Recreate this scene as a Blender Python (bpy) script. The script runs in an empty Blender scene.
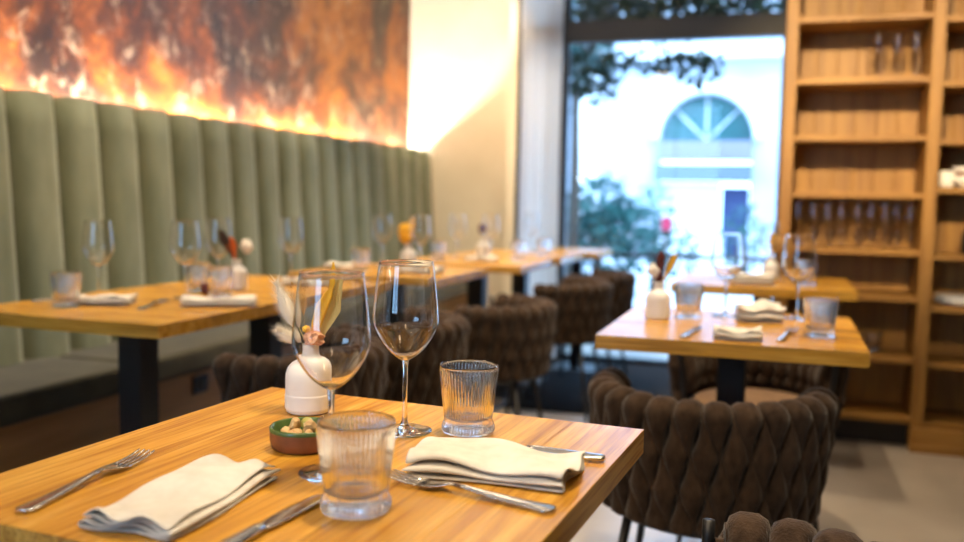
import bpy, bmesh, math, random
from mathutils import Vector, Matrix
random.seed(7)
scene = bpy.context.scene
COL = scene.collection

# ------------------------------------------------------------------ camera
CAM = Vector((0, 0, 1.07)); FPX = 900.0
TH = math.atan(74.0 / FPX); ROLL = math.radians(1.0); YAW = math.radians(18.3)
cF = Vector((-math.sin(YAW) * math.cos(TH), math.cos(YAW) * math.cos(TH), -math.sin(TH)))
r0 = Vector((math.cos(YAW), math.sin(YAW), 0)); u0 = r0.cross(cF)
cR = r0 * math.cos(ROLL) + u0 * math.sin(ROLL); cU = u0 * math.cos(ROLL) - r0 * math.sin(ROLL)
cam_data = bpy.data.cameras.new('camera'); cam = bpy.data.objects.new('camera', cam_data); COL.objects.link(cam)
cam.matrix_world = Matrix(((cR.x, cU.x, -cF.x, CAM.x), (cR.y, cU.y, -cF.y, CAM.y), (cR.z, cU.z, -cF.z, CAM.z), (0, 0, 0, 1)))
cam_data.sensor_width = 36; cam_data.lens = FPX / 964 * 36; cam_data.clip_start = .02; cam_data.clip_end = 200
cam_data.dof.use_dof = True; cam_data.dof.focus_distance = 1.22; cam_data.dof.aperture_fstop = 2.5; cam_data.dof.aperture_blades = 0
scene.camera = cam
def P(px, py, z):                       # where the line of sight through a pixel meets the height z
    d = cF * FPX + cR * (px - 482) - cU * (py - 271)
    return CAM + d * ((z - CAM.z) / d.z)
TZ = 0.75                               # height of every table top

# ------------------------------------------------------------------ world, lights, exposure
w = bpy.data.worlds.new('sky'); scene.world = w; w.use_nodes = True
bg = w.node_tree.nodes['Background']; bg.inputs['Color'].default_value = (.33, .62, 1.0, 1); bg.inputs['Strength'].default_value = 6.5
vs = scene.view_settings; vs.view_transform = 'Standard'; vs.look = 'None'; vs.gamma = 1; vs.use_curve_mapping = False; vs.exposure = 0.46
scene.cycles.use_denoising = True
scene.cycles.max_bounces = 14; scene.cycles.transparent_max_bounces = 24; scene.cycles.transmission_bounces = 14; scene.cycles.glossy_bounces = 6
scene.cycles.sample_clamp_indirect = 6.0
sun_d = bpy.data.lights.new('sun', 'SUN'); sun_d.energy = 2.5; sun_d.color = (.75, .88, 1.0); sun_d.angle = .02
sun = bpy.data.objects.new('sun', sun_d); COL.objects.link(sun)
sun.rotation_euler = Vector((-.55, .55, -.75)).to_track_quat('-Z', 'Y').to_euler()
def spot(name, loc, target, energy, size=70, blend=.6, color=(1, .70, .40), r=.03):
    d = bpy.data.lights.new(name, 'SPOT'); d.energy = energy; d.color = color; d.spot_size = math.radians(size); d.spot_blend = blend; d.shadow_soft_size = r
    o = bpy.data.objects.new(name, d); COL.objects.link(o); o.location = loc
    o.rotation_euler = (Vector(target) - Vector(loc)).to_track_quat('-Z', 'Y').to_euler(); return o
WARM = (1, .77, .50)
for (x, y, tx, ty, e) in [(-.30, 1.25, -.36, 1.10, 118), (-1.75, 2.2, -1.75, 2.2, 120), (-1.6, 3.2, -1.6, 3.2, 120), (-1.5, 4.3, -1.5, 4.4, 150), (-1.35, 5.0, -1.4, 5.2, 120),
                          (0.0, 2.45, -.05, 2.5, 150), (-.3, 3.6, -.1, 3.7, 110), (.35, 1.2, .2, 1.4, 45)]:
    spot('downlight', (x, y, 2.92), (tx, ty, 0), e, 46 if e == 118 else 78, 1 if e == 118 else .7, WARM)
spot('downlight_shelf', (-.25, .3, 2.92), (.20, 4.5, 1.55), 760, 27, .9, (1, .72, .36))
spot('downlight_shelf', (.6, .4, 2.92), (.65, 4.5, 1.3), 330, 26, .9, WARM)
spot('downlight_far', (-1.9, 5.0, 2.92), (-2.15, 6.35, 1.0), 150, 60, .9, WARM)
spot('downlight', (-.75, -.7, 2.92), (-.4, 1.3, .8), 85, 30, .9, WARM)  # out-of-view fill spot, added to brighten upright faces on the near table
for y, e in ((2.4, 34), (3.6, 50), (4.9, 45)): spot('downlight_wall', (-1.7, y + 1.1, 2.92), (-2.6, y, .9), e * 1.3, 60, .9, WARM)
pd = bpy.data.lights.new('window_portal', 'AREA'); pd.shape = 'RECTANGLE'; pd.size = 1.8; pd.size_y = 2.9; pd.cycles.is_portal = True
po = bpy.data.objects.new('window_portal', pd); COL.objects.link(po); po.location = (-.85, 5.95, 1.45); po.rotation_euler = (-math.pi / 2, 0, 0)

pd2 = bpy.data.lights.new('window_portal', 'AREA'); pd2.shape = 'RECTANGLE'; pd2.size = 1.4; pd2.size_y = 1.7; pd2.cycles.is_portal = True
po2 = bpy.data.objects.new('window_portal', pd2); COL.objects.link(po2); po2.location = (-1.6, -2.74, 1.75); po2.rotation_euler = (math.pi / 2, 0, 0)

# ------------------------------------------------------------------ materials
def mat(name, color=(.5, .5, .5), rough=.5, metal=0, **kw):
    m = bpy.data.materials.new(name); m.use_nodes = True; b = m.node_tree.nodes['Principled BSDF']
    b.inputs['Base Color'].default_value = (*color, 1); b.inputs['Roughness'].default_value = rough; b.inputs['Metallic'].default_value = metal
    for k, v in kw.items(): b.inputs[k.replace('_', ' ')].default_value = v
    return m
def N(m, t, **props):
    n = m.node_tree.nodes.new(t)
    for k, v in props.items(): setattr(n, k, v)
    return n
def L(m, a, b): m.node_tree.links.new(a, b)
def ramp(m, stops):
    r = N(m, 'ShaderNodeValToRGB'); e = r.color_ramp.elements
    while len(e) < len(stops): e.new(.5)
    for i, (p, c) in enumerate(stops): e[i].position = p; e[i].color = (*c, 1)
    return r
def noise_mat(name, stops, scale=(5, 5, 5), rough=.6, detail=5, distortion=0, bump=0, bscale=None, coord='Object', rand=False, sheen=0, spec=.5, objvar=0, nrough=.55):
    m = mat(name, rough=rough); b = m.node_tree.nodes['Principled BSDF']; b.inputs['Specular IOR Level'].default_value = spec
    tc = N(m, 'ShaderNodeTexCoord'); mp = N(m, 'ShaderNodeMapping'); mp.inputs['Scale'].default_value = scale
    L(m, tc.outputs[coord], mp.inputs['Vector'])
    oi = None
    if rand or objvar:
        oi = N(m, 'ShaderNodeObjectInfo')
    if rand:
        ml = N(m, 'ShaderNodeVectorMath', operation='SCALE'); ml.inputs[0].default_value = (37, 91, 53); L(m, oi.outputs['Random'], ml.inputs['Scale']); L(m, ml.outputs[0], mp.inputs['Location'])
    n = N(m, 'ShaderNodeTexNoise'); n.inputs['Scale'].default_value = 1; n.inputs['Detail'].default_value = detail; n.inputs['Distortion'].default_value = distortion; n.inputs['Roughness'].default_value = nrough
    L(m, mp.outputs[0], n.inputs['Vector']); r = ramp(m, stops); L(m, n.outputs['Fac'], r.inputs[0]); out = r.outputs[0]
    if objvar:
        h = N(m, 'ShaderNodeHueSaturation'); mr = N(m, 'ShaderNodeMapRange'); mr.inputs['To Min'].default_value = 1 - objvar; mr.inputs['To Max'].default_value = 1 + objvar
        L(m, oi.outputs['Random'], mr.inputs['Value']); L(m, mr.outputs[0], h.inputs['Value']); L(m, out, h.inputs['Color']); out = h.outputs[0]
    L(m, out, b.inputs['Base Color'])
    if sheen: b.inputs['Sheen Weight'].default_value = sheen; b.inputs['Sheen Roughness'].default_value = .4
    if bump:
        bp = N(m, 'ShaderNodeBump'); bp.inputs['Strength'].default_value = bump; bp.inputs['Distance'].default_value = .002
        n2 = n
        if bscale:
            n2 = N(m, 'ShaderNodeTexNoise'); n2.inputs['Scale'].default_value = bscale; L(m, tc.outputs[coord], n2.inputs['Vector'])
        L(m, n2.outputs['Fac'], bp.inputs['Height']); L(m, bp.outputs[0], b.inputs['Normal'])
    return m
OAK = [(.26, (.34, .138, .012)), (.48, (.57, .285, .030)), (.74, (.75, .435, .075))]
M = {}
def oak(name, axis, rough=.26, stops=OAK):
    s = [34, 34, 34]; s[axis] = 2.2
    m = noise_mat(name, stops, tuple(s), rough, 6, .9, .05, None, 'Object', True, 0, .8, .11)
    b = m.node_tree.nodes['Principled BSDF']; src = b.inputs['Base Color'].links[0].from_socket; mp0 = [n for n in m.node_tree.nodes if n.type == 'MAPPING'][0]
    tc = [n for n in m.node_tree.nodes if n.type == 'TEX_COORD'][0]; mp = N(m, 'ShaderNodeMapping'); s2 = [230, 230, 230]; s2[axis] = 7; mp.inputs['Scale'].default_value = s2; L(m, tc.outputs['Object'], mp.inputs['Vector'])
    n2 = N(m, 'ShaderNodeTexNoise'); n2.inputs['Scale'].default_value = 1; n2.inputs['Detail'].default_value = 3; L(m, mp.outputs[0], n2.inputs['Vector'])
    r2 = ramp(m, [(.34, (.55, .46, .36)), (.52, (1, 1, 1))]); L(m, n2.outputs['Fac'], r2.inputs[0])
    mx = N(m, 'ShaderNodeMix', data_type='RGBA', blend_type='MULTIPLY'); mx.inputs[0].default_value = .75; L(m, src, mx.inputs[6]); L(m, r2.outputs[0], mx.inputs[7]); L(m, mx.outputs[2], b.inputs['Base Color'])
    return m
M['oak_y'] = oak('oak_grain_y', 1); M['oak_x'] = oak('oak_grain_x', 0)
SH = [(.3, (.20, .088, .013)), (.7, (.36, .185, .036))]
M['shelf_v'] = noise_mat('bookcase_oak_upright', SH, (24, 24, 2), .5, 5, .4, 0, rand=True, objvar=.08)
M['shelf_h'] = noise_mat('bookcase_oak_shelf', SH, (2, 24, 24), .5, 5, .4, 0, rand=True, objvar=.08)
M['bench_wood'] = noise_mat('bench_base_wood', [(.3, (.26, .125, .035)), (.7, (.42, .22, .075))], (20, 2, 20), .5)
M['black'] = mat('black_powder_metal', (.006, .006, .007), .45, .0)
M['dark'] = mat('dark_toe_kick', (.02, .017, .015), .6)
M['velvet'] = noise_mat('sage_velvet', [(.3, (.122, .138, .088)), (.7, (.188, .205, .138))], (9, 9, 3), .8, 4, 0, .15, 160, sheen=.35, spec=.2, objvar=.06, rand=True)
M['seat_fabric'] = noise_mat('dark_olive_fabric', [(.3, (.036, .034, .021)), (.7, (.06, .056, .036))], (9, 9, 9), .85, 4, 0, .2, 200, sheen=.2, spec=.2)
M['braid'] = noise_mat('brown_chenille', [(.3, (.022, .0125, .0075)), (.7, (.058, .036, .022))], (55, 55, 30), .95, 6, .2, .9, 300, sheen=.16, spec=.1, rand=True, objvar=.12)
M['seat_brown'] = noise_mat('tan_brown_seat', [(.3, (.13, .075, .038)), (.7, (.21, .125, .065))], (60, 60, 60), .95, 5, 0, .5, 300, sheen=.3, spec=.1)
M['linen'] = noise_mat('cream_linen', [(.3, (.60, .565, .505)), (.7, (.72, .69, .63))], (40, 40, 40), .9, 3, 0, .22, 700, spec=.15)
M['steel'] = mat('polished_cutlery_steel', (.62, .60, .57), .16, 1)
M['ceramic'] = noise_mat('matt_white_ceramic', [(.3, (.80, .78, .74)), (.7, (.87, .86, .83))], (14, 14, 14), .45)
M['green_glaze'] = noise_mat('green_glaze', [(.3, (.045, .085, .02)), (.7, (.10, .16, .045))], (60, 60, 60), .2)
M['terracotta'] = noise_mat('terracotta', [(.3, (.14, .045, .018)), (.7, (.22, .075, .03))], (40, 40, 40), .5)
M['plaster'] = noise_mat('cream_plaster', [(.3, (.66, .58, .42)), (.7, (.74, .66, .50))], (3, 3, 3), .85)
M['white_wall'] = noise_mat('white_plaster', [(.3, (.74, .72, .68)), (.7, (.80, .78, .74))], (3, 3, 3), .85)
M['ceiling'] = mat('dark_ceiling_paint', (.24, .225, .205), .9)
M['dark_wall'] = noise_mat('dark_olive_wall_paint', [(.3, (.06, .055, .045)), (.7, (.09, .085, .07))], (3, 3, 3), .8)
M['concrete'] = noise_mat('polished_concrete', [(.3, (.24, .21, .175)), (.7, (.36, .32, .275))], (2.2, 2.2, 2.2), .30, 7, .3, .03, spec=.5)
M['mat'] = noise_mat('near_black_floor_cover', [(.3, (.010, .010, .011)), (.7, (.02, .02, .022))], (50, 50, 50), .95, spec=.05)
M['bunny'] = mat('cream_plume', (.86, .82, .73), .95, Sheen_Weight=.5)
M['gold'] = noise_mat('golden_dried_leaf', [(.3, (.62, .29, .008)), (.7, (.86, .52, .025))], (90, 90, 30), .7)
M['straw'] = mat('straw_grass', (.66, .55, .22), .8)
M['tan'] = mat('tan_seed_head', (.42, .25, .09), .8)
M['peach'] = noise_mat('peach_dried_flower', [(.3, (.55, .22, .10)), (.7, (.85, .55, .36))], (160, 160, 160), .85)
M['wine_red'] = noise_mat('dark_red_dried_flower', [(.3, (.05, .012, .01)), (.7, (.16, .03, .02))], (60, 60, 60), .8)
M['orange'] = mat('orange_dried_flower', (.62, .12, .02), .8)
M['olive'] = mat('green_olive', (.38, .34, .07), .3)
M['nut'] = noise_mat('roasted_nut', [(.3, (.42, .22, .07)), (.7, (.72, .50, .24))], (60, 60, 60), .6)
M['dark_jar'] = mat('dark_red_glass_jar', (.08, .01, .008), .12)
M['sprig_dark'] = mat('dark_twig', (.045, .022, .014), .8)

def rust_mat():
    m = mat('rust_patina_canvas', rough=.42); b = m.node_tree.nodes['Principled BSDF']
    tc = N(m, 'ShaderNodeTexCoord')
    def nz(scale, sc, det, dist=0, rgh=.6):
        mp = N(m, 'ShaderNodeMapping'); mp.inputs['Scale'].default_value = sc; L(m, tc.outputs['Object'], mp.inputs['Vector'])
        n = N(m, 'ShaderNodeTexNoise'); n.inputs['Scale'].default_value = scale; n.inputs['Detail'].default_value = det; n.inputs['Distortion'].default_value = dist; n.inputs['Roughness'].default_value = rgh
        L(m, mp.outputs[0], n.inputs['Vector']); return n
    a = nz(1.7, (1, 1, 1.1), 12, .35, .70)
    r = ramp(m, [(.38, (.022, .008, .003)), (.47, (.075, .020, .005)), (.54, (.22, .056, .008)), (.60, (.46, .15, .016)), (.68, (.28, .08, .025)), (.82, (.58, .34, .18))]); L(m, a.outputs['Fac'], r.inputs[0])
    c = nz(9, (1, 1, .8), 10, .5, .78); rc = ramp(m, [(.53, (0, 0, 0)), (.70, (.8, .8, .8))]); L(m, c.outputs['Fac'], rc.inputs[0])
    mx = N(m, 'ShaderNodeMix', data_type='RGBA'); L(m, rc.outputs[0], mx.inputs[0]); L(m, r.outputs[0], mx.inputs[6]); mx.inputs[7].default_value = (.58, .40, .27, 1)
    L(m, mx.outputs[2], b.inputs['Base Color'])
    bp = N(m, 'ShaderNodeBump'); bp.inputs['Strength'].default_value = .12; bp.inputs['Distance'].default_value = .01; L(m, c.outputs['Fac'], bp.inputs['Height']); L(m, bp.outputs[0], b.inputs['Normal'])
    return m
M['rust'] = rust_mat()
def glass_mat(name, tint=(1, 1, 1), ior=1.5):
    m = bpy.data.materials.new(name); m.use_nodes = True; nt = m.node_tree; nt.nodes.remove(nt.nodes['Principled BSDF'])
    g = N(m, 'ShaderNodeBsdfGlass'); g.inputs['Color'].default_value = (*tint, 1); g.inputs['IOR'].default_value = ior; g.inputs['Roughness'].default_value = 0
    L(m, g.outputs[0], nt.nodes['Material Output'].inputs['Surface']); return m
def thin_glass(name, ior=1.5, tint=(1, 1, 1), boost=1.0):
    m = bpy.data.materials.new(name); m.use_nodes = True; nt = m.node_tree; nt.nodes.remove(nt.nodes['Principled BSDF'])
    t = N(m, 'ShaderNodeBsdfTransparent'); t.inputs['Color'].default_value = (*tint, 1)
    g = N(m, 'ShaderNodeBsdfGlossy'); g.inputs['Roughness'].default_value = .0
    lw = N(m, 'ShaderNodeLayerWeight'); lw.inputs['Blend'].default_value = .5; pw_ = N(m, 'ShaderNodeMath', operation='POWER'); pw_.inputs[1].default_value = 5; L(m, lw.outputs['Facing'], pw_.inputs[0])
    f0 = ((ior - 1) / (ior + 1)) ** 2; f = N(m, 'ShaderNodeMapRange'); f.inputs['To Min'].default_value = f0; f.inputs['To Max'].default_value = 1; L(m, pw_.outputs[0], f.inputs['Value']); x = N(m, 'ShaderNodeMixShader')
    L(m, f.outputs[0], x.inputs[0]); L(m, t.outputs[0], x.inputs[1]); L(m, g.outputs[0], x.inputs[2]); L(m, x.outputs[0], nt.nodes['Material Output'].inputs['Surface']); return m
M['glass'] = glass_mat('clear_glass', (1, 1, 1)); M['thin'] = thin_glass('thin_blown_glass', 1.55); M['pane'] = thin_glass('window_pane', 1.3)
def emit(name, c, s):
    m = bpy.data.materials.new(name); m.use_nodes = True; nt = m.node_tree; nt.nodes.remove(nt.nodes['Principled BSDF'])
    e = N(m, 'ShaderNodeEmission'); e.inputs[0].default_value = (*c, 1); e.inputs[1].default_value = s; L(m, e.outputs[0], nt.nodes['Material Output'].inputs['Surface']); return m
M['led'] = emit('led_strip_light', (1, .90, .80), 380)
def curtain_mat():
    m = bpy.data.materials.new('sheer_curtain'); m.use_nodes = True; nt = m.node_tree; nt.nodes.remove(nt.nodes['Principled BSDF'])
    d = N(m, 'ShaderNodeBsdfDiffuse'); d.inputs[0].default_value = (.8, .8, .8, 1); t = N(m, 'ShaderNodeBsdfTranslucent'); t.inputs[0].default_value = (.8, .8, .8, 1)
    x = N(m, 'ShaderNodeMixShader'); x.inputs[0].default_value = .5; L(m, d.outputs[0], x.inputs[1]); L(m, t.outputs[0], x.inputs[2]); L(m, x.outputs[0], nt.nodes['Material Output'].inputs['Surface']); return m
M['curtain'] = curtain_mat()
M['facade'] = noise_mat('street_facade_render', [(.3, (.36, .37, .42)), (.7, (.46, .47, .52))], (1, 1, 1), .9)
M['stone'] = mat('street_pale_stone', (.78, .78, .80), .9)
M['street'] = mat('street_paving', (.50, .50, .52), .9)
M['teal'] = mat('street_fanlight_glass', (.008, .085, .085), .3)
M['door_blue'] = mat('street_dark_blue_door', (.01, .02, .09), .5)
M['sign_pink'] = mat('street_sign_band', (.20, .17, .24), .8)
M['awning'] = mat('street_grey_awning', (.10, .12, .19), .8)
M['red'] = mat('street_red_cloth', (.5, .03, .08), .8)
M['leaf'] = noise_mat('street_leaf', [(.3, (.004, .040, .038)), (.7, (.014, .115, .105))], (3, 3, 3), .6)
M['leaf2'] = noise_mat('dark_hanging_leaf', [(.3, (.008, .02, .006)), (.7, (.02, .05, .014))], (9, 9, 9), .6)
M['bark'] = mat('bark', (.05, .035, .025), .9)

# ------------------------------------------------------------------ helpers
def link(o): COL.objects.link(o); return o
def mesh_obj(name, me, m=None, parent=None, loc=None, rot=None):
    o = link(bpy.data.objects.new(name, me))
    if m is not None and not me.materials: me.materials.append(m)
    if parent is not None: o.parent = parent
    if loc is not None: o.location = loc
    if rot is not None: o.rotation_euler = rot
    return o
def pyd(name, v, f, smooth=False):
    me = bpy.data.meshes.new(name); me.from_pydata([tuple(p) for p in v], [], f); me.update()
    if smooth: me.polygons.foreach_set('use_smooth', [True] * len(me.polygons))
    return me
def box_me(name, x0, x1, y0, y1, z0, z1, bev=0, seg=1):
    bm = bmesh.new(); bmesh.ops.create_cube(bm, size=1)
    for v in bm.verts: v.co = Vector(((x0 + x1) / 2 + v.co.x * (x1 - x0), (y0 + y1) / 2 + v.co.y * (y1 - y0), (z0 + z1) / 2 + v.co.z * (z1 - z0)))
    if bev: bmesh.ops.bevel(bm, geom=bm.edges[:], offset=bev, segments=seg, affect='EDGES', profile=.6)
    me = bpy.data.meshes.new(name); bm.to_mesh(me); bm.free(); return me
def box(name, x0, x1, y0, y1, z0, z1, m, parent=None, bev=0, seg=1): return mesh_obj(name, box_me(name, x0, x1, y0, y1, z0, z1, bev, seg), m, parent)
def lathe_me(name, prof, seg=48, rib=0, ribn=0, ribz=None):
    v = []; f = []; idx = []
    for (r, z) in prof:
        if r < 1e-6: idx.append([len(v)]); v.append((0, 0, z))
        else:
            row = []
            for k in range(seg):
                a = 2 * math.pi * k / seg; rr = r
                if rib and ribz and ribz(r, z): rr = r + rib * math.cos(ribn * a)
                row.append(len(v)); v.append((rr * math.cos(a), rr * math.sin(a), z))
            idx.append(row)
    for a, b in zip(idx, idx[1:]):
        if len(a) == 1 and len(b) == 1: continue
        for k in range(seg):
            k2 = (k + 1) % seg
            if len(a) == 1: f.append((a[0], b[k2], b[k]))
            elif len(b) == 1: f.append((a[k], a[k2], b[0]))
            else: f.append((a[k], a[k2], b[k2], b[k]))
    return pyd(name, v, f, True)
def tube_me(name, pts, rad, seg=8, flat=1.0, cap=True):
    pts = [Vector(p) for p in pts]; v = []; f = []; n = len(pts)
    if not hasattr(rad, '__len__'): rad = [rad] * n
    ref = Vector((0, 0, 1))
    if abs((pts[-1] - pts[0]).normalized().z) > .8: ref = Vector((1, 0, 0))
    for i, p in enumerate(pts):
        t = (pts[min(i + 1, n - 1)] - pts[max(i - 1, 0)]).normalized(); a = t.cross(ref).normalized(); b = a.cross(t)
        for k in range(seg):
            an = 2 * math.pi * k / seg; v.append(p + a * math.cos(an) * rad[i] + b * math.sin(an) * rad[i] * flat)
    for i in range(n - 1):
        for k in range(seg):
            k2 = (k + 1) % seg; f.append((i * seg + k, i * seg + k2, (i + 1) * seg + k2, (i + 1) * seg + k))
    if cap: f.append(tuple(range(seg - 1, -1, -1))); f.append(tuple((n - 1) * seg + k for k in range(seg)))
    return pyd(name, v, f, True)
def join_me(name, mes, smooth=None):
    v = []; f = []; s = []
    for me in mes:
        o = len(v); v += [tuple(q.co) for q in me.vertices]
        for p in me.polygons: f.append([o + i for i in p.vertices]); s.append(p.use_smooth)
    r = bpy.data.meshes.new(name); r.from_pydata(v, [], f); r.update(); r.polygons.foreach_set('use_smooth', s); return r
def thing(name, label, cat, loc=(0, 0, 0), rz=0, group=None):
    o = link(bpy.data.objects.new(name, None)); o.location = loc; o.rotation_euler = (0, 0, rz); o.empty_display_size = .05
    return tag(o, label, cat, group)
def tag(o, label, cat, group=None):
    o['label'] = label; o['category'] = cat
    if group: o['group'] = group
    return o
def struct(o, kind='structure'): o['kind'] = kind; return o
def dup(root, loc, rz, label):
    r = root.copy(); link(r); r.location = loc; r.rotation_euler = (0, 0, rz); r['label'] = label
    for ch in list(root.children):
        c = ch.copy(); link(c); c.parent = r
        for g in list(ch.children): d = g.copy(); link(d); d.parent = c
    return r

# ------------------------------------------------------------------ room shell
XW = -2.72; YF = 6.35; YWIN = 5.85; ZC = 2.98
struct(box('floor', -2.8, 2.6, -2.6, 6.5, -.1, 0, M['concrete']))
struct(box('ceiling', -2.8, 2.6, -2.6, 6.5, ZC, ZC + .1, M['ceiling']))
struct(box('wall_left', XW - .12, XW, -2.6, 6.5, 0, ZC, M['white_wall']))
struct(box('wall_far', XW, -1.76, YF, YF + .15, 0, ZC, M['plaster']))
struct(box('wall_far_return', -1.76, -1.70, YWIN - .04, YF + .15, 0, ZC, M['plaster']))
struct(box('trim_1', -1.965, -1.76, YF - .03, YF, 0, ZC, M['plaster']))
struct(box('wall_behind_bookcase', .005, 2.6, 4.62, 4.74, 0, ZC, M['plaster']))
struct(box('wall_window_return', .005, .12, 4.74, YWIN + .1, 0, ZC, M['white_wall']))
struct(box('wall_right', 2.5, 2.62, -2.6, 4.7, 0, ZC, M['dark_wall']))
wr = link(bpy.data.objects.new('wall_back', None)); struct(wr); wr.location = (0, -2.58, 0)
for (a, b, c, d) in ((-2.8, -2.3, 0, ZC), (-.9, 2.6, 0, ZC), (-2.3, -.9, 0, .9), (-2.3, -.9, 2.6, ZC)): box('wall_section', a, b, -.12, 0, c, d, M['dark_wall'], wr)
w2 = link(bpy.data.objects.new('added_rear_window', None)); struct(w2); w2.location = (0, -2.58, 0)  # unseen window behind the camera, added for pale highlights in the glassware
for (a, b, c, d) in ((-2.3, -2.25, .9, 2.6), (-.95, -.9, .9, 2.6), (-2.25, -.95, .9, .95), (-2.25, -.95, 2.55, 2.6), (-1.62, -1.58, .95, 2.55)): box('window_frame', a, b, -.08, -.03, c, d, M['black'], w2)
for (a, b) in ((-2.25, -1.62), (-1.58, -.95)): box('window_pane', a, b, -.058, -.05, .95, 2.55, M['pane'], w2)
fm = struct(box('dark_floor_slab', -1.65, -.05, 4.34, YWIN - .06, 0, .008, M['mat'])); tag(fm, 'thin dark slab on the floor in front of the tall window', 'mat'); del fm['kind']  # thin near-black sheet covering the dark band of floor
# window
win = link(bpy.data.objects.new('window_1', None)); win.location = (0, YWIN, 0); struct(win)
def wpart(n, x0, x1, z0, z1, d=.05, m='black'): return box(n, x0, x1, -d / 2, d / 2, z0, z1, M[m], win)
wpart('window_frame', -1.70, .0, 0, .035, .07); wpart('window_frame', -1.70, .0, ZC - .05, ZC, .07)
wpart('window_frame', -1.70, -1.66, .035, ZC - .05, .07); wpart('window_frame', -.035, .0, .035, ZC - .05, .07)
wpart('mullion', -1.42, -1.355, .035, ZC - .05, .07); wpart('transom', -1.66, -.035, 2.075, 2.215, .08); wpart('rail', -1.355, -.035, .70, .725, .04)
wpart('window_pane', -1.355, -.035, .725, 2.075, .008, 'pane'); wpart('window_pane', -1.355, -.035, .035, .70, .008, 'pane'); wpart('window_pane', -1.355, -.035, 2.215, ZC - .05, .008, 'pane')
wpart('window_pane', -1.66, -1.42, .035, 2.075, .008, 'pane'); wpart('window_pane', -1.66, -1.42, 2.215, ZC - .05, .008, 'pane')
# curtain
v = []; f = []; nx = 60
for j, z in enumerate((.02, 1.4, 2.9)):
    for i in range(nx + 1):
        t = i / nx; v.append((-1.655 + .275 * t + .004 * math.sin(j * 2 + i), 5.745 + .022 * math.sin(t * 2 * math.pi * 6.5) + .006 * math.sin(t * 31 + j), z))
for j in range(2):
    for i in range(nx): a = j * (nx + 1) + i; f.append((a, a + 1, a + nx + 2, a + nx + 1))
cu = mesh_obj('curtain', pyd('curtain', v, f, True), M['curtain']); tag(cu, 'narrow white sheer curtain hanging beside the tall black framed window', 'curtain')

# painting and hidden light strip
pt = box('painting', XW + .003, XW + .022, -1.6, 6.345, 1.40, 2.9, M['rust']); tag(pt, 'large rust coloured abstract canvas above the green banquette', 'painting')
ls = thing('light_strip', 'warm light strip hidden behind the top of the green banquette', 'light', (-2.652, 0, 1.356))
box('channel', -.014, .014, -1.5, 6.33, -.012, 0, M['white_wall'], ls); box('diffuser', -.010, .010, -1.5, 6.33, 0, .006, M['led'], ls)

# ------------------------------------------------------------------ banquette
bq = thing('banquette', 'long sage green channel tufted velvet banquette along the left wall', 'banquette', (-2.5, 0, 0))
# local x: 0 is world -2.5
pw = .2155; nsec = 16; nh = 8; v = []; f = []
zb, zt = .455, 1.413
for j in range(nh + 1):
    t = j / nh; z = zb + (zt - zb) * t; xb = .03 - .055 * t
    rnd = 1.0 if t < .96 else .9
    for i in range(nsec + 1):
        s = -1 + 2 * i / nsec; bul = .060 * (1 - abs(s) ** 3.6) * rnd - .024
        v.append((xb + bul, s * pw / 2 * .95, z - (0 if t < 1 else .004 * abs(s) ** 4)))
o1 = len(v)
for j in range(nh + 1):
    t = j / nh; z = zb + (zt - zb) * t; xb = .03 - .055 * t
    for i in (0, nsec): v.append((xb - .06, (-1 + 2 * i / nsec) * pw / 2 * .95, z))
for j in range(nh):
    for i in range(nsec): a = j * (nsec + 1) + i; f.append((a, a + 1, a + nsec + 2, a + nsec + 1))
    f.append((o1 + 2 * j, o1 + 2 * j + 2, o1 + 2 * j + 3, o1 + 2 * j + 1))
    f.append((j * (nsec + 1), (j + 1) * (nsec + 1), o1 + 2 * j + 2, o1 + 2 * j)); f.append((j * (nsec + 1) + nsec, o1 + 2 * j + 1, o1 + 2 * j + 3, (j + 1) * (nsec + 1) + nsec))
f.append(tuple(nh * (nsec + 1) + i for i in range(nsec + 1)) + (o1 + 2 * nh + 1, o1 + 2 * nh))
pm = pyd('channel_panel', v, f, True); pm.materials.append(M['velvet'])
y0 = 2.444 + pw / 2
for k in range(-10, 19):
    yy = y0 + k * pw
    if yy + pw / 2 < YF: mesh_obj('channel_panel', pm, None, bq, (0, yy, 0))
box('back_board', -.11, -.088, -.0, YF - .01, .3, 1.36, M['dark'], bq)
for k in range(5):
    a = .02 + k * 1.265; b = a + 1.258
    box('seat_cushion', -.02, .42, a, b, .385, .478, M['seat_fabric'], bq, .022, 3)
box('base_panel', -.1, .375, 0, YF - .01, .0, .383, M['bench_wood'], bq)
so_ = thing('wall_socket', 'small black power socket on the wooden banquette base', 'socket', (-2.124, 2.94, .325))
box('plate', 0, .010, -.045, .045, -.034, .034, M['black'], so_, .003); mesh_obj('insert', lathe_me('insert', [(0, .004), (.018, .004), (.02, 0)], 20), M['dark'], so_, (.010, 0, 0), (0, math.pi / 2, 0))

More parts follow.
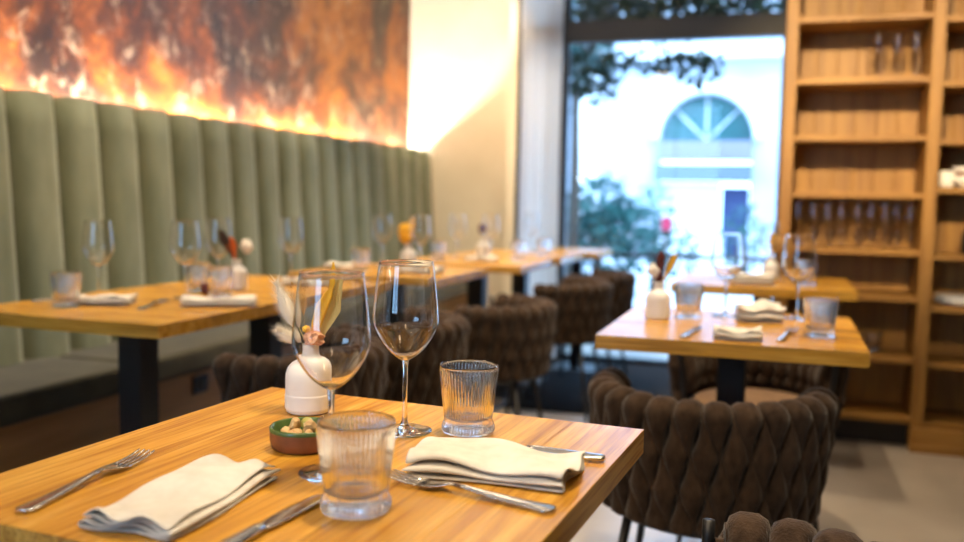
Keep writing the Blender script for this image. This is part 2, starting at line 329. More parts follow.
# ------------------------------------------------------------------ tables
TT = .034
def make_table(label, cx, cy, sx, sy, rz, along, npl, name='dining_table', colw=(.085, .085)):
    t = thing(name, label, 'table', (cx, cy, 0), rz, 'square oak tables')
    if along == 'y':
        wd = sx / npl; me = box_me('plank', -wd / 2 + .00005, wd / 2 - .00005, -sy / 2, sy / 2, -TT / 2, TT / 2, .0005)
        for i in range(npl): mesh_obj('plank', me, M['oak_y'], t, (-sx / 2 + wd * (i + .5), 0, TZ - TT / 2))
    else:
        wd = sy / npl; me = box_me('plank', -sx / 2, sx / 2, -wd / 2 + .00005, wd / 2 - .00005, -TT / 2, TT / 2, .0005)
        for i in range(npl): mesh_obj('plank', me, M['oak_x'], t, (0, -sy / 2 + wd * (i + .5), TZ - TT / 2))
    box('column', -colw[0] / 2, colw[0] / 2, -colw[1] / 2, colw[1] / 2, .012, TZ - TT - .006, M['black'], t, .004)
    box('mounting_plate', -.17, .17, -.17, .17, TZ - TT - .006, TZ - TT - .0003, M['black'], t)
    box('foot_plate', -.14, .14, -.14, .14, 0, .012, M['black'], t, .004)
    return t
FT = make_table('oak table in the foreground set with wine glasses and folded napkins', -.5005, .954, .622, .628, math.radians(-3.8), 'y', 6)
make_table('oak table nearest on the left by the green banquette', -1.725, 2.105, .65, .62, math.radians(-1), 'x', 9, colw=(.08, .08))
make_table('second oak table along the banquette, behind the nearest left one', -1.70, 2.735, .65, .62, math.radians(-2), 'x', 9, colw=(.085, .085))
make_table('third oak table along the banquette, behind the foreground wine glasses', -1.575, 3.54, .65, .64, 0, 'x', 9)
make_table('fourth oak table along the banquette, with a dark flower vase', -1.455, 4.33, .64, .64, 0, 'x', 9)
make_table('fifth oak table along the banquette near the far cream wall', -1.415, 4.99, .62, .62, 0, 'x', 8)
make_table('farthest oak table standing against the tall window', -1.20, 5.53, .36, .42, 0, 'x', 5, colw=(.06, .06))
make_table('oak table on the right in front of the bookcase, with two wine glasses', -.105, 2.405, .60, .63, 0, 'x', 7, colw=(.070, .070))
make_table('oak table close to the bookcase, behind the right hand table', -.06, 3.815, .67, .60, 0, 'x', 7, colw=(.07, .07))

# ------------------------------------------------------------------ chairs
CR = .262; ZTOP = .655; ZBOT = .385
def shell_r(z):
    t = (z - ZBOT) / (ZTOP - ZBOT); return .208 + (CR - .024 - .208) * (1 - (1 - max(0, min(1, t))) ** 1.6)
NST = 30; AMAX = math.radians(101); STEP = 2 * AMAX / NST
def strand_me(par):
    v = []; f = []; nt = 44; seg = 10
    ctr = []
    for j in range(nt + 1):
        t = j / nt
        if t < .60:                                        # up the outside
            q = t / .60; z = ZBOT - .012 + (ZTOP - .028 - ZBOT + .012) * q; side = 1; off = .018; wv = 1
            ph = 2 * math.pi * 1.6 * (q - 1) + math.pi * par
            a = .12 * STEP * math.sin(ph) + .09 * (1 - q); o = .0015 * math.cos(ph); wv = abs(((ph / (2 * math.pi)) % 1.0) * 2 - 1)
        elif t < .72:                                      # over the rim
            q = (t - .60) / .12; z = ZTOP - .028 + .014 * math.sin(math.pi * q); off = .018 * math.cos(math.pi * q); a = 0; o = .0015 * (1 - 2 * par) * (1 - 2 * q); wv = 1 - par; z -= .008 * par
        else:                                              # down the inside
            q = (t - .72) / .28; z = ZTOP - .028 - (.17) * q; off = -.018
            ph = 2 * math.pi * .9 * q + math.pi * par; a = .3 * STEP * math.sin(ph); o = -.010 * math.cos(ph); wv = .5 + .5 * math.cos(ph)
        r = shell_r(z) + off + o
        ctr.append((a, r, z, off, wv))
    pts = [Vector((r * math.sin(a), -r * math.cos(a), z)) for a, r, z, _, _ in ctr]
    for j, p in enumerate(pts):
        a = ctr[j][0]; tg = (pts[min(j + 1, nt)] - pts[max(j - 1, 0)]).normalized(); rad = Vector((math.sin(a), -math.cos(a), 0)); lat = tg.cross(rad)
        if lat.length < 1e-3: lat = Vector((math.cos(a), math.sin(a), 0))
        lat.normalize()
        tanv = Vector((math.cos(a), math.sin(a), 0))
        if lat.dot(tanv) < 0: lat = -lat
        nrm = lat.cross(tg).normalized()
        end = min(1, min(j, nt - j) / 1.5 + .45)
        hw = (.0026 + .0270 * ctr[j][4]) * end * (1.0 if ctr[j][3] > -.01 else .88); ht = (.0145 + .0085 * ctr[j][4]) * end
        for k in range(seg):
            an = 2 * math.pi * k / seg; c, s = math.cos(an), math.sin(an)
            v.append(p + lat * hw * math.copysign(abs(c) ** .8, c) + nrm * ht * math.copysign(abs(s) ** .9, s))
    for j in range(nt):
        for k in range(seg): k2 = (k + 1) % seg; f.append((j * seg + k, j * seg + k2, (j + 1) * seg + k2, (j + 1) * seg + k))
    f.append(tuple(range(seg - 1, -1, -1))); f.append(tuple(nt * seg + k for k in range(seg)))
    me = pyd('strand', v, f, True); me.materials.append(M['braid']); return me
SME = [strand_me(0), strand_me(1)]
v = []; f = []; n = 32
for i in range(n + 1):
    a = -AMAX + 2 * AMAX * i / n
    for z in (ZBOT, .45, .52, .58, ZTOP - .03):
        for d in (-.006, .006): r = shell_r(z) + d; v.append((r * math.sin(a), -r * math.cos(a), z))
for i in range(n):
    for j in range(4):
        for d in (0, 1): a = i * 10 + j * 2 + d; b = a + 10; f.append((a, b, b + 2, a + 2) if d else (a, a + 2, b + 2, b))
    f.append((i * 10, i * 10 + 10, i * 10 + 11, i * 10 + 1)); f.append((i * 10 + 8, i * 10 + 9, i * 10 + 19, i * 10 + 18))
CORE = pyd('shell_core', v, f, True); CORE.materials.append(M['braid'])
SEAT = lathe_me('seat', [(0, .375), (.19, .375), (.205, .385), (.212, .41), (.205, .437), (.18, .449), (.10, .453), (0, .453)], 40); SEAT.materials.append(M['seat_brown'])
RING = tube_me('ring_frame', [(.215 * math.cos(2 * math.pi * k / 40), .215 * math.sin(2 * math.pi * k / 40), .372) for k in range(41)], .009, 8, cap=False); RING.materials.append(M['black'])
def make_chair(label):
    t = thing('braided_tub_chair', label, 'chair', group='brown braided tub chairs')
    for i in range(NST): mesh_obj('strand', SME[i % 2], None, t, None, (0, 0, -AMAX + STEP * (i + .5)))
    mesh_obj('shell_core', CORE, None, t); mesh_obj('seat', SEAT, None, t); mesh_obj('ring_frame', RING, None, t)
    for s in (-1, 1):
        a = s * (AMAX + .035)
        pp = [((shell_r(z) + .002) * math.sin(a), -(shell_r(z) + .002) * math.cos(a), z) for z in (.368, .45, .55, .62, ZTOP - .006)]
        mesh_obj('end_post', tube_me('end_post', pp, .0085, 10), M['black'], t)
        mesh_obj('leg', tube_me('leg', [(s * .15, -.15, .37), (s * .205, -.205, 0)], [.011, .008], 10), M['black'], t)
        mesh_obj('leg', tube_me('leg', [(s * .155, .145, .37), (s * .205, .195, 0)], [.011, .008], 10), M['black'], t)
    return t
ch = make_chair('brown braided tub chair tucked under the right hand table, its back to the viewer')
ch.location = (-.14, 2.105, 0); ch.rotation_euler = (0, 0, math.radians(-2))
for (x, y, a, lb) in [
    (-.02, .965, 90, 'dark brown braided chair in the bottom right corner beside the foreground table'),
    (-1.285, 2.19, 88, 'brown braided chair at the nearest left table, behind the white vase'),
    (-1.255, 2.79, 90, 'brown braided chair directly behind the two foreground wine glasses'),
    (-1.10, 3.42, 92, 'brown braided chair behind the foreground ribbed tumbler'),
    (-1.05, 4.40, 90, 'second farthest brown braided chair along the banquette tables'),
    (-1.03, 5.02, 88, 'farthest brown braided chair, nearest to the tall window'),
    (-.055, 2.93, 180, 'brown braided chair facing the viewer behind the right hand table')]:
    dup(ch, (x, y, 0), math.radians(a), lb)

# ------------------------------------------------------------------ bookcase
bc = thing('bookcase', 'tall oak bookcase wall unit with open shelves and wine glasses', 'bookcase', (0, 4.25, 0))
D = .29
def bpart(n, x0, x1, y0, y1, z0, z1, m): return box(n, x0, x1, y0, y1, z0, z1, M[m], bc, .002)
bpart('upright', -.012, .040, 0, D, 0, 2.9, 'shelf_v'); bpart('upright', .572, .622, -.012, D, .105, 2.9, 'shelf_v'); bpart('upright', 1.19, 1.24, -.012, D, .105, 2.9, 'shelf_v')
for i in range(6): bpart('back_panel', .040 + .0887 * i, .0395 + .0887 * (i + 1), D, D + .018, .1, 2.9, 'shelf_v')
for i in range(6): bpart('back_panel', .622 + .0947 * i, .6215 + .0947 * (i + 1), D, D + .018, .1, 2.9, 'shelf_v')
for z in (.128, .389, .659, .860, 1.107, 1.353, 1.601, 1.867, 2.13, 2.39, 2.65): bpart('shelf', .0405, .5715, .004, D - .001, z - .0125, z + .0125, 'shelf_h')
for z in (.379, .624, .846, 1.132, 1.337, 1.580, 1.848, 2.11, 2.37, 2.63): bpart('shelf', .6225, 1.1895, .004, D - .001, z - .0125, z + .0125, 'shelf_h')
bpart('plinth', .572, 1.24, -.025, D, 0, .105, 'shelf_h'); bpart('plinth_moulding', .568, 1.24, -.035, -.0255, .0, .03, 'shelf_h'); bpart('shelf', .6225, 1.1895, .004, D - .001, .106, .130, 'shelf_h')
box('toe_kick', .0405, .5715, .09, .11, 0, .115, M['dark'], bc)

# ------------------------------------------------------------------ globe lamps out of frame, added for glass highlights and soft fill
M['globe'] = emit('fill_globe_glow', (1, .80, .55), 17)
def pendant(x, y, z, label):
    t = thing('added_fill_globe', label, 'lamp', (x, y, z), 0, 'added fill globes out of frame')
    mesh_obj('globe', lathe_me('globe', [(0, -.11)] + [(.11 * math.cos(a), .11 * math.sin(a)) for a in [-1.45 + 2.9 * k / 16 for k in range(17)]] + [(0, .11)], 32), M['globe'], t)
    mesh_obj('cap', lathe_me('cap', [(.0, .106), (.035, .106), (.035, .13), (.012, .15), (0, .15)], 24), M['black'], t)
    mesh_obj('cord', tube_me('cord', [(0, 0, .15), (0, 0, ZC - z - .02)], .004, 8), M['black'], t)
    mesh_obj('ceiling_rose', lathe_me('ceiling_rose', [(0, ZC - z - .03), (.05, ZC - z - .025), (.055, ZC - z), (0, ZC - z)], 24), M['black'], t)
for (x, y, z, lb) in ((.15, -.35, 2.25, 'added fill globe above the near right of the foreground table'), (.35, .75, 2.3, 'added fill globe above the bottom right chair'), (-1.25, 2.0, 2.3, 'added fill globe above the aisle by the nearest left table'), (.45, 2.7, 2.4, 'added fill globe above the right hand table'), (-1.2, 3.8, 2.5, 'added fill globe above the third banquette table')): pendant(x, y, z, lb)

# ------------------------------------------------------------------ glassware
def make_wine_glass(label):
    t = thing('wine_glass', label, 'wine glass', group='tall stemmed wine glasses')
    out = [(.0045, .098), (.012, .102), (.024, .112), (.035, .127), (.0425, .142), (.0445, .152), (.0440, .165), (.0425, .182), (.0400, .205), (.0365, .232)]
    th = [.0042, .0018, .0011, .0008, .0007, .0007, .0006, .0006, .0005, .0005]
    inn = [(max(0, r - h), z + (.0035 if i == 0 else h * .7 if i < 4 else 0)) for i, ((r, z), h) in enumerate(zip(out, th))]
    # smooth the profile with a few extra rings
    def fine(p, k=4):
        q = []
        for i in range(len(p) - 1):
            p0 = p[max(i - 1, 0)]; p1 = p[i]; p2 = p[i + 1]; p3 = p[min(i + 2, len(p) - 1)]
            for s in range(k):
                u = s / k
                q.append(tuple(.5 * (2 * p1[d] + (p2[d] - p0[d]) * u + (2 * p0[d] - 5 * p1[d] + 4 * p2[d] - p3[d]) * u * u + (3 * p1[d] - p0[d] - 3 * p2[d] + p3[d]) * u ** 3) for d in (0, 1)))
        return q + [p[-1]]
    prof = fine(out)[:-1] + [(.03655, .2308), (.0368, .2315), (.0366, .2322), (.0362, .2325), (.0358, .2322), (.0357, .2315), (.03605, .2308)] + fine(inn)[:-1][::-1]
    prof = prof[:-1] + [(0, .1005)]
    mesh_obj('bowl', lathe_me('bowl', prof, 64), M['glass'], t)
    mesh_obj('stem', lathe_me('stem', [(.0065, .0075), (.0042, .014), (.0034, .03), (.0034, .06), (.0037, .085), (.0046, .096), (.0052, .0988)], 24), M['glass'], t)
    mesh_obj('foot', lathe_me('foot', [(0, .0006), (.0365, .0006), (.0375, .0014), (.0365, .0021), (.027, .0026), (.014, .0042), (.0065, .0075)], 56), M['glass'], t)
    return t
def make_tumbler(label):
    t = thing('ribbed_tumbler', label, 'tumbler', group='ribbed glass tumblers')
    z1 = .0935
    prof = [(0, .0006), (.029, .0006), (.0335, .0016), (.0355, .005), (.0352, .011), (.0330, .0155), (.0322, .020), (.0332, .030), (.0350, .045), (.0368, .062), (.0385, .077), (.0393, .086), (.0395, .089), (.0395, .092), (.0389, z1), (.0381, .092), (.0378, .089), (.0372, .0815), (.0352, .062), (.0330, .042), (.0312, .028), (.0300, .0215), (.022, .0185), (0, .018)]
    def rb(r, z): return z < .0875 and r > .0315 and (r, z) in prof[2:12]
    mesh_obj('tumbler_body', lathe_me('tumbler_body', prof, 312, .0009, 52, rb), M['glass'], t)
    return t
def at(px, py, z=TZ): p = P(px, py, z); return (p.x, p.y, z)
WG = make_wine_glass('wine glass standing in front of the white vase on the foreground table'); WG.location = at(331, 473)
WGL = {}
def wine(loc, lb): return dup(WG, loc, random.random() * 6, lb)
wine(at(404.5, 431), 'sharply focused wine glass on the foreground table, right of the vase')
TB = make_tumbler('blurred ribbed tumbler at the front of the foreground table'); TB.location = at(356, 510)
def small_wine(loc, lb):
    o = wine(loc, lb); o.scale = (.62, .62, .88); return o
def tumb(loc, lb): return dup(TB, loc, random.random() * 6, lb)
tumb(at(468, 432), 'sharply focused ribbed tumbler at the back edge of the foreground table')
# left tables
wine((-1.89, 2.14, TZ), 'wine glass on the nearest left table, beside the leftmost tumbler')
wine((-1.70, 2.29, TZ), 'wine glass at the middle of the nearest left table')
wine(at(219, 287), 'wine glass behind the dark red flower on the left tables')
wine(at(291, 281), 'single wine glass at the far end of the second left table')
tumb((-1.85, 1.97, TZ), 'leftmost ribbed tumbler, on the corner of the nearest left table')
tumb((-1.612, 2.34, TZ), 'ribbed tumbler beside the white napkin on the nearest left table')
tumb((-1.76, 2.44, TZ), 'ribbed tumbler behind the middle glass on the second left table')
wine((-1.70, 3.70, TZ), 'left wine glass of the pair flanking the yellow flower')
wine((-1.53, 3.74, TZ), 'right wine glass of the pair flanking the yellow flower')
tumb((-1.67, 3.42, TZ), 'ribbed tumbler on the third banquette table'); 
wine((-1.60, 4.42, TZ), 'left wine glass by the dark flower on the fourth banquette table')
wine((-1.45, 4.52, TZ), 'right wine glass by the dark flower on the fourth banquette table')
tumb((-1.62, 4.20, TZ), 'ribbed tumbler at the left of the fourth banquette table'); tumb((-1.28, 4.47, TZ), 'ribbed tumbler at the right of the fourth banquette table')
wine((-1.38, 5.08, TZ), 'wine glass on the fifth banquette table before the white curtain')
tumb((-1.25, 4.88, TZ), 'ribbed tumbler on the fifth banquette table')
# right tables
wine(at(725, 316), 'left wine glass on the right hand table'); wine(at(796.5, 319), 'right wine glass on the right hand table, before the bookcase')
tumb(at(819, 337), 'ribbed tumbler at the right corner of the right hand table'); tumb(at(688, 318), 'ribbed tumbler beside the white vase on the right hand table')
tumb((.10, 3.70, TZ), 'ribbed tumbler on the table close to the bookcase'); wine((-.04, 3.98, TZ), 'wine glass on the table close to the bookcase')
# bookcase glasses
ordn = ['first', 'second', 'third', 'fourth', 'fifth', 'sixth', 'seventh', 'eighth', 'ninth']
for i, x in enumerate((.073, .138, .2, .261, .333, .399, .459, .51, .562)):
    small_wine(((.073, .138, .2, .261, .325, .383, .438, .490, .542)[i], 4.36 + .03 * (i % 2), .8731), '%s wine glass from the left in the bookcase row of nine' % ordn[i])
for i, x in enumerate((.375, .452, .524)):
    small_wine((x, 4.38, 1.6141), '%s of the three wine glasses on the high bookcase shelf' % ('left', 'middle', 'right')[i])
for i, x in enumerate((.33, .42)):
    tumb((x, 4.37 + .05 * i, .4021), '%s ribbed tumbler on the low bookcase shelf' % ('left', 'right')[i])

# ------------------------------------------------------------------ crockery in the right bay
def bowl_me(r, h): return lathe_me('bowl_body', [(0, 0), (r * .5, 0), (r * .55, h * .08), (r * .85, h * .5), (r, h), (r * .96, h), (r * .8, h * .52), (r * .5, h * .16), (0, h * .12)], 40)
B1 = bowl_me(.06, .05); B1.materials.append(M['ceramic'])
for i, m in enumerate(('ceramic', 'terracotta', 'ceramic')):
    me = B1.copy(); me.materials.clear(); me.materials.append(M[m])
    tag(mesh_obj('bowl', me, None, None, (.755, 4.36, 1.146 + .019 * i)), '%s small bowl in the bookcase right bay stack' % ('lowest white', 'middle brown', 'top white')[i], 'bowl', 'stacked bowls in the bookcase')
cupm = lathe_me('cup_body', [(0, 0), (.026, 0), (.03, .004), (.033, .07), (.031, .07), (.028, .006), (0, .005)], 32)
tag(mesh_obj('cup', cupm, M['ceramic'], None, (.672, 4.34, 1.146)), 'white cup beside the bowl stack in the bookcase', 'cup')
PL = lathe_me('plate_body', [(0, 0), (.06, 0), (.065, .003), (.10, .014), (.099, .016), (.062, .006), (0, .005)], 48); PL.materials.append(M['ceramic'])
for i in range(5): tag(mesh_obj('plate', PL, None, None, (.755, 4.38, .6366 + .0062 * i)), '%s white plate in the bookcase plate stack' % ('lowest', 'second', 'third', 'fourth', 'topmost')[i], 'plate', 'plates stacked in the bookcase')
pb = thing('carafe', 'dark bottle on the right bay shelf of the bookcase', 'bottle', (.80, 4.38, .8586)); mesh_obj('carafe_body', lathe_me('carafe_body', [(0, 0), (.045, 0), (.05, .006), (.05, .09), (.03, .12), (.018, .135), (0, .135)], 32), M['dark'], pb); mesh_obj('stopper', lathe_me('stopper', [(0, .135), (.014, .135), (.016, .15), (0, .152)], 20), M['black'], pb)

# ------------------------------------------------------------------ napkins
def napkin(name, label, loc, rz, Lx, W, layers, hl, seed, open_end=0.0, skew=0.0, grp='folded cream linen napkins', puff=.004):
    rnd = random.Random(seed); nl = 22; prof = []; nW = 12
    for k in range(layers):
        z = hl * (k + .5); xs = [(-1 + 2 * i / nW) for i in range(nW + 1)]
        if k % 2: xs = xs[::-1]
        for x in xs: prof.append((x * W / 2 * (1 - .035 * k + .02 * rnd.random() * 0), z, k))
        if k < layers - 1:
            sg = xs[-1]; prof.append((sg * (W / 2 * (1 - .035 * k) + hl * .55), z + hl * .5, k + .5))
    ph = [rnd.random() * 6 for _ in range(8)]; v = []; f = []; npf = len(prof)
    for i in range(nl + 1):
        u = -1 + 2 * i / nl; x = u * Lx / 2
        for (y, z, k) in prof:
            s = y / (W / 2)
            lift = k * (.0010 * math.sin(3.1 * u + ph[0]) + .0009 * math.sin(5 * u + 2.2 * s + ph[1])) + puff * max(0, k) / layers * (math.exp(-((u - .2) / .5) ** 2) * math.exp(-((s + .1) / .7) ** 2))
            endw = .0035 * k / layers * abs(u) ** 6 * math.sin(7 * s + ph[2]) + (.0022 * math.sin(6 * s + k + ph[3]) if abs(u) > .9 and k > .6 else 0)
            xx = x + abs(u) ** 3 * math.copysign(1, u) * (.004 * math.sin(4 * s + ph[4] + k * .7)) + open_end * k * .0015 * u
            yy = y + .0035 * math.sin(2.6 * u + ph[5] + k * .35) + skew * x
            v.append((xx, yy, max(.0012, z + lift + endw + .0004)))
    for i in range(nl):
        for j in range(npf - 1): a = i * npf + j; f.append((a, a + npf, a + npf + 1, a + 1))
    o = mesh_obj(name, pyd(name, v, f, True), M['linen'], None, loc, (0, 0, rz))
    s = o.modifiers.new('thick', 'SOLIDIFY'); s.thickness = .0022; s.offset = 0
    ss = o.modifiers.new('soft', 'SUBSURF'); ss.levels = 1; ss.render_levels = 1
    return tag(o, label, 'napkin', grp)
napkin('napkin', 'cream linen napkin at the left front of the foreground table', (-.570, .768, TZ), math.radians(91), .195, .104, 4, .0040, 3, 1, 0)
napkin('napkin', 'layered cream napkin at the right of the foreground table', (-.302, .985, TZ), math.radians(-2), .180, .112, 5, .0046, 5, 1, .08)
napkin('napkin', 'long white napkin on the nearest left table edge', (-1.50, 2.17, TZ), math.radians(30), .20, .075, 4, .006, 8)
napkin('napkin', 'cream napkin behind the leftmost tumbler', (-1.80, 2.06, TZ), math.radians(20), .15, .085, 4, .006, 9)
napkin('napkin', 'cream napkin at the near edge of the second left table', (-1.56, 2.80, TZ), math.radians(20), .19, .09, 4, .006, 10)
napkin('napkin', 'white napkin on the third banquette table', (-1.42, 3.47, TZ), 0, .19, .10, 4, .006, 11)
napkin('napkin', 'white napkin at the left of the third banquette table', (-1.80, 3.50, TZ), .2, .13, .10, 4, .006, 12)
napkin('napkin', 'white napkin on the fourth banquette table', (-1.42, 4.28, TZ), 0, .16, .10, 4, .006, 13)
napkin('napkin', 'napkin lying at the front edge of the right hand table', (-.085, 2.165, TZ), math.radians(4), .105, .085, 4, .006, 14, puff=.006)
napkin('napkin', 'puffed napkin between the glasses of the right hand table', (-.045, 2.52, TZ), math.radians(10), .115, .10, 5, .008, 15, puff=.035)
napkin('napkin', 'cream napkin on the table close to the bookcase', (-.10, 3.66, TZ), 0, .17, .11, 5, .008, 16, puff=.012)

# ------------------------------------------------------------------ cutlery
def strip_me(name, st, th, seg_w=6):        # st: list of (x, halfwidth, z, crown)
    v = []; f = []
    for (x, hw, z, cr) in st:
        for i in range(seg_w + 1):
            s = -1 + 2 * i / seg_w; v.append((x, s * hw, z + th / 2 + cr * (1 - s * s)))
        for i in range(seg_w + 1):
            s = -1 + 2 * i / seg_w; v.append((x, s * hw, z - th / 2 + cr * (1 - s * s) * .5))
    k = 2 * (seg_w + 1); m = seg_w + 1
    for j in range(len(st) - 1):
        for i in range(seg_w):
            a = j * k + i; f.append((a, a + k, a + k + 1, a + 1)); b = a + m; f.append((b, b + 1, b + k + 1, b + k))
        f.append((j * k, j * k + m, (j + 1) * k + m, (j + 1) * k)); f.append((j * k + seg_w, (j + 1) * k + seg_w, (j + 1) * k + k - 1, j * k + k - 1))
    f.append(tuple(range(m)) + tuple(range(k - 1, m - 1, -1))); b = (len(st) - 1) * k; f.append(tuple(b + i for i in range(m))[::-1] + tuple(b + i for i in range(m, k)))
    return pyd(name, v, f, True)
HANDLE = [(0, .005, .0030, .0008), (.003, .0095, .0030, .001), (.010, .0108, .0030, .0012), (.022, .0098, .0032, .0012), (.028, .0088, .0034, .0014), (.05, .0078, .0040, .0014), (.08, .0060, .0055, .0014), (.105, .0043, .0078, .0012), (.118, .0038, .0090, .0010)]
FH = strip_me('handle', HANDLE, .0028)
head = [(.118, .0038, .0090, .0010), (.126, .0052, .0086, 0), (.134, .0090, .0072, -.0010), (.142, .0116, .0056, -.0014), (.152, .0124, .0044, -.0014), (.160, .0126, .0040, -.001)]
tin = [strip_me('t', [(.159, .0020, .0040, 0), (.175, .0018, .0042, 0), (.19, .0015, .0056, 0), (.202, .0012, .0078, 0), (.206, .0005, .0088, 0)], .0018, 2) for _ in range(4)]
for i, me in enumerate(tin):
    for vv in me.vertices: vv.co.y += (-1.5 + i) * .0070 * (1 - .05 * (vv.co.x - .159) / .05)
FHEAD = join_me('fork_head', [strip_me('h', head, .0022)] + tin)
FH.materials.append(M['steel']); FHEAD.materials.append(M['steel'])
KH = strip_me('handle', [(0, .005, .0042, .0014), (.004, .0095, .0042, .0022), (.02, .0105, .0042, .0026), (.06, .0092, .0046, .0030), (.09, .0072, .0050, .0030), (.100, .0066, .0050, .0026)], .0040); KH.materials.append(M['steel'])
KB = strip_me('blade', [(.100, .0060, .0045, .0004), (.106, .0085, .0040, .0003), (.13, .0098, .0036, .0003), (.17, .0098, .0032, .0003), (.195, .0085, .0030, .0003), (.206, .0055, .0030, .0002), (.210, .0015, .0030, 0)], .0018); KB.materials.append(M['steel'])
def fork(label, a, b, z=TZ):
    d = Vector(b) - Vector(a); t = thing('fork', label, 'fork', (a[0], a[1], z), math.atan2(d.y, d.x), 'steel cutlery'); mesh_obj('handle', FH, None, t); mesh_obj('fork_head', FHEAD, None, t); return t
def knife(label, a, b, z=TZ):
    d = Vector(b) - Vector(a); t = thing('table_knife', label, 'knife', (a[0], a[1], z), math.atan2(d.y, d.x), 'steel cutlery'); mesh_obj('handle', KH, None, t); mesh_obj('blade', KB, None, t); return t
fork('steel fork left of the front napkin on the foreground table', (-.700, .680), (-.716, .90))
fork('sharp steel fork pointing at the blurred tumbler on the foreground table', (-.207, .874), (-.408, .913))
knife('steel knife lying at the bottom edge before the blurred tumbler', (-.462, .622), (-.447, .828))
knife('steel knife half hidden behind the layered napkin', (-.192, 1.071), (-.39, 1.079))
p1 = P(684, 338, TZ); knife('small knife left on the right hand table', (p1.x, p1.y - .02), (p1.x + .02, p1.y + .2))
p1 = P(780, 342, TZ); fork('fork right of the front napkin on the right hand table', (p1.x, p1.y + .0), (p1.x + .03, p1.y + .2))
fork('fork at the middle of the nearest left table', (-1.63, 2.0), (-1.70, 2.2)); knife('knife beyond the leftmost tumbler on the left table', (-2.0, 2.0), (-1.93, 2.2))

# ------------------------------------------------------------------ vases with dried flowers, dip bowl
def make_vase(label):
    t = thing('bottle_vase', label, 'vase', group='small white bottle vases')
    me = lathe_me('vase_body', [(0, .0006), (.029, .0006), (.0325, .003), (.0335, .01), (.0335, .050), (.0330, .058), (.0300, .067), (.0240, .0735), (.0175, .077), (.0145, .081), (.0138, .088), (.0140, .096), (.0146, .099), (.0138, .1), (.0118, .099), (.0112, .09), (.0115, .08), (.012, .03), (0, .03)], 48)
    mesh_obj('vase_body', me, M['ceramic'], t)
    # fine grooved band round the lower half
    mesh_obj('grooved_band', lathe_me('grooved_band', [(.0334, .006)] + [(.0338 + (.0006 if k % 2 else 0), .007 + k * .0013) for k in range(17)] + [(.0334, .0295)], 48), M['ceramic'], t)
    return t
VS = make_vase('white bottle vase with dried flowers on the foreground table'); vl = at(308.5, 411.5); VS.location = vl
vr = at(657.5, 318.5); dup(VS, vr, 0, 'white vase with dried flowers on the right hand table')
v1 = (-1.70, 2.56, TZ); dup(VS, v1, 0, 'white vase with a dark red flower on the left tables')
v2 = (-1.61, 3.79, TZ); dup(VS, v2, 0, 'white vase with yellow flowers on the third banquette table')
v3 = (-1.515, 4.58, TZ); dup(VS, v3, 0, 'white vase with a dark flower on the fourth banquette table')
v4 = (-.03, 3.84, TZ); dup(VS, v4, 0, 'white vase with golden flowers on the table close to the bookcase')
RX = Vector((math.cos(YAW), math.sin(YAW), 0)); RY = Vector((-math.sin(YAW), math.cos(YAW), 0)); UP = Vector((0, 0, 1))
def q(base, r, d, z): return Vector(base) + RX * r + RY * d + UP * z
def plume_me(a, b, rad, hair, n, seed, tip=.25):
    rnd = random.Random(seed); a = Vector(a); b = Vector(b); ax = (b - a); ln = ax.length; ax.normalize()
    s1 = ax.orthogonal().normalized(); s2 = ax.cross(s1); K = 9
    prof = [(math.sin(math.pi * (k / K) ** .85) * rad + .0004, k / K) for k in range(K + 1)]
    v = []; f = []; seg = 10
    for (r, t) in prof:
        for k in range(seg): an = 2 * math.pi * k / seg; v.append(a + ax * ln * t + (s1 * math.cos(an) + s2 * math.sin(an)) * r)
    for j in range(K):
        for k in range(seg): k2 = (k + 1) % seg; f.append((j * seg + k, j * seg + k2, (j + 1) * seg + k2, (j + 1) * seg + k))
    for _ in range(n):
        t = rnd.random() ** .9; r = math.sin(math.pi * t ** .85) * rad; an = rnd.random() * 6.283; dr = s1 * math.cos(an) + s2 * math.sin(an)
        p0 = a + ax * ln * t + dr * r * .9; e = p0 + (dr + ax * (.6 + rnd.random())) * hair * (.5 + rnd.random()) * .7; sd = dr.cross(ax) * .00035; o = len(v)
        v += [p0 - sd, p0 + sd, e]; f.append((o, o + 1, o + 2))
    return pyd('plume', v, f, True)
def stem(a, b, m, parent, r=.0007, bend=(0, 0, 0)):
    a = Vector(a); b = Vector(b); mid = (a + b) / 2 + Vector(bend); mesh_obj('stem', tube_me('stem', [a, (a + mid) / 2 + Vector(bend) * .2, mid, b], r, 6), M[m], parent)
def flower_thing(name, label, cat='dried flower'): return thing(name, label, cat)
def leaf_me(pts, widths, facing, thick=.0008, crease=.25):
    v = []; f = []; n = len(pts); pts = [Vector(p) for p in pts]; F_ = Vector(facing).normalized()
    for i, p in enumerate(pts):
        t = (pts[min(i + 1, n - 1)] - pts[max(i - 1, 0)]).normalized(); s = t.cross(F_).normalized(); nn = s.cross(t)
        for k in range(5): u = -1 + k * .5; v.append(p + s * u * widths[i] + nn * abs(u) * widths[i] * crease + nn * thick)
        for k in range(5): u = -1 + k * .5; v.append(p + s * u * widths[i] + nn * abs(u) * widths[i] * crease - nn * thick)
    for i in range(n - 1):
        for k in range(4): a = i * 10 + k; f.append((a, a + 1, a + 11, a + 10)); b = a + 5; f.append((b, b + 10, b + 11, b + 1))
        f.append((i * 10, i * 10 + 10, i * 10 + 15, i * 10 + 5)); f.append((i * 10 + 4, i * 10 + 9, i * 10 + 19, i * 10 + 14))
    return pyd('leaf', v, f, True)
PX = .00141
def fp(px, py, d=0, base=None): return q(vl, (px - 309) * PX, d, .1 + (350 - py) * PX)   # foreground bouquet, sizes read off the vase
mouth = q(vl, 0, 0, .085)
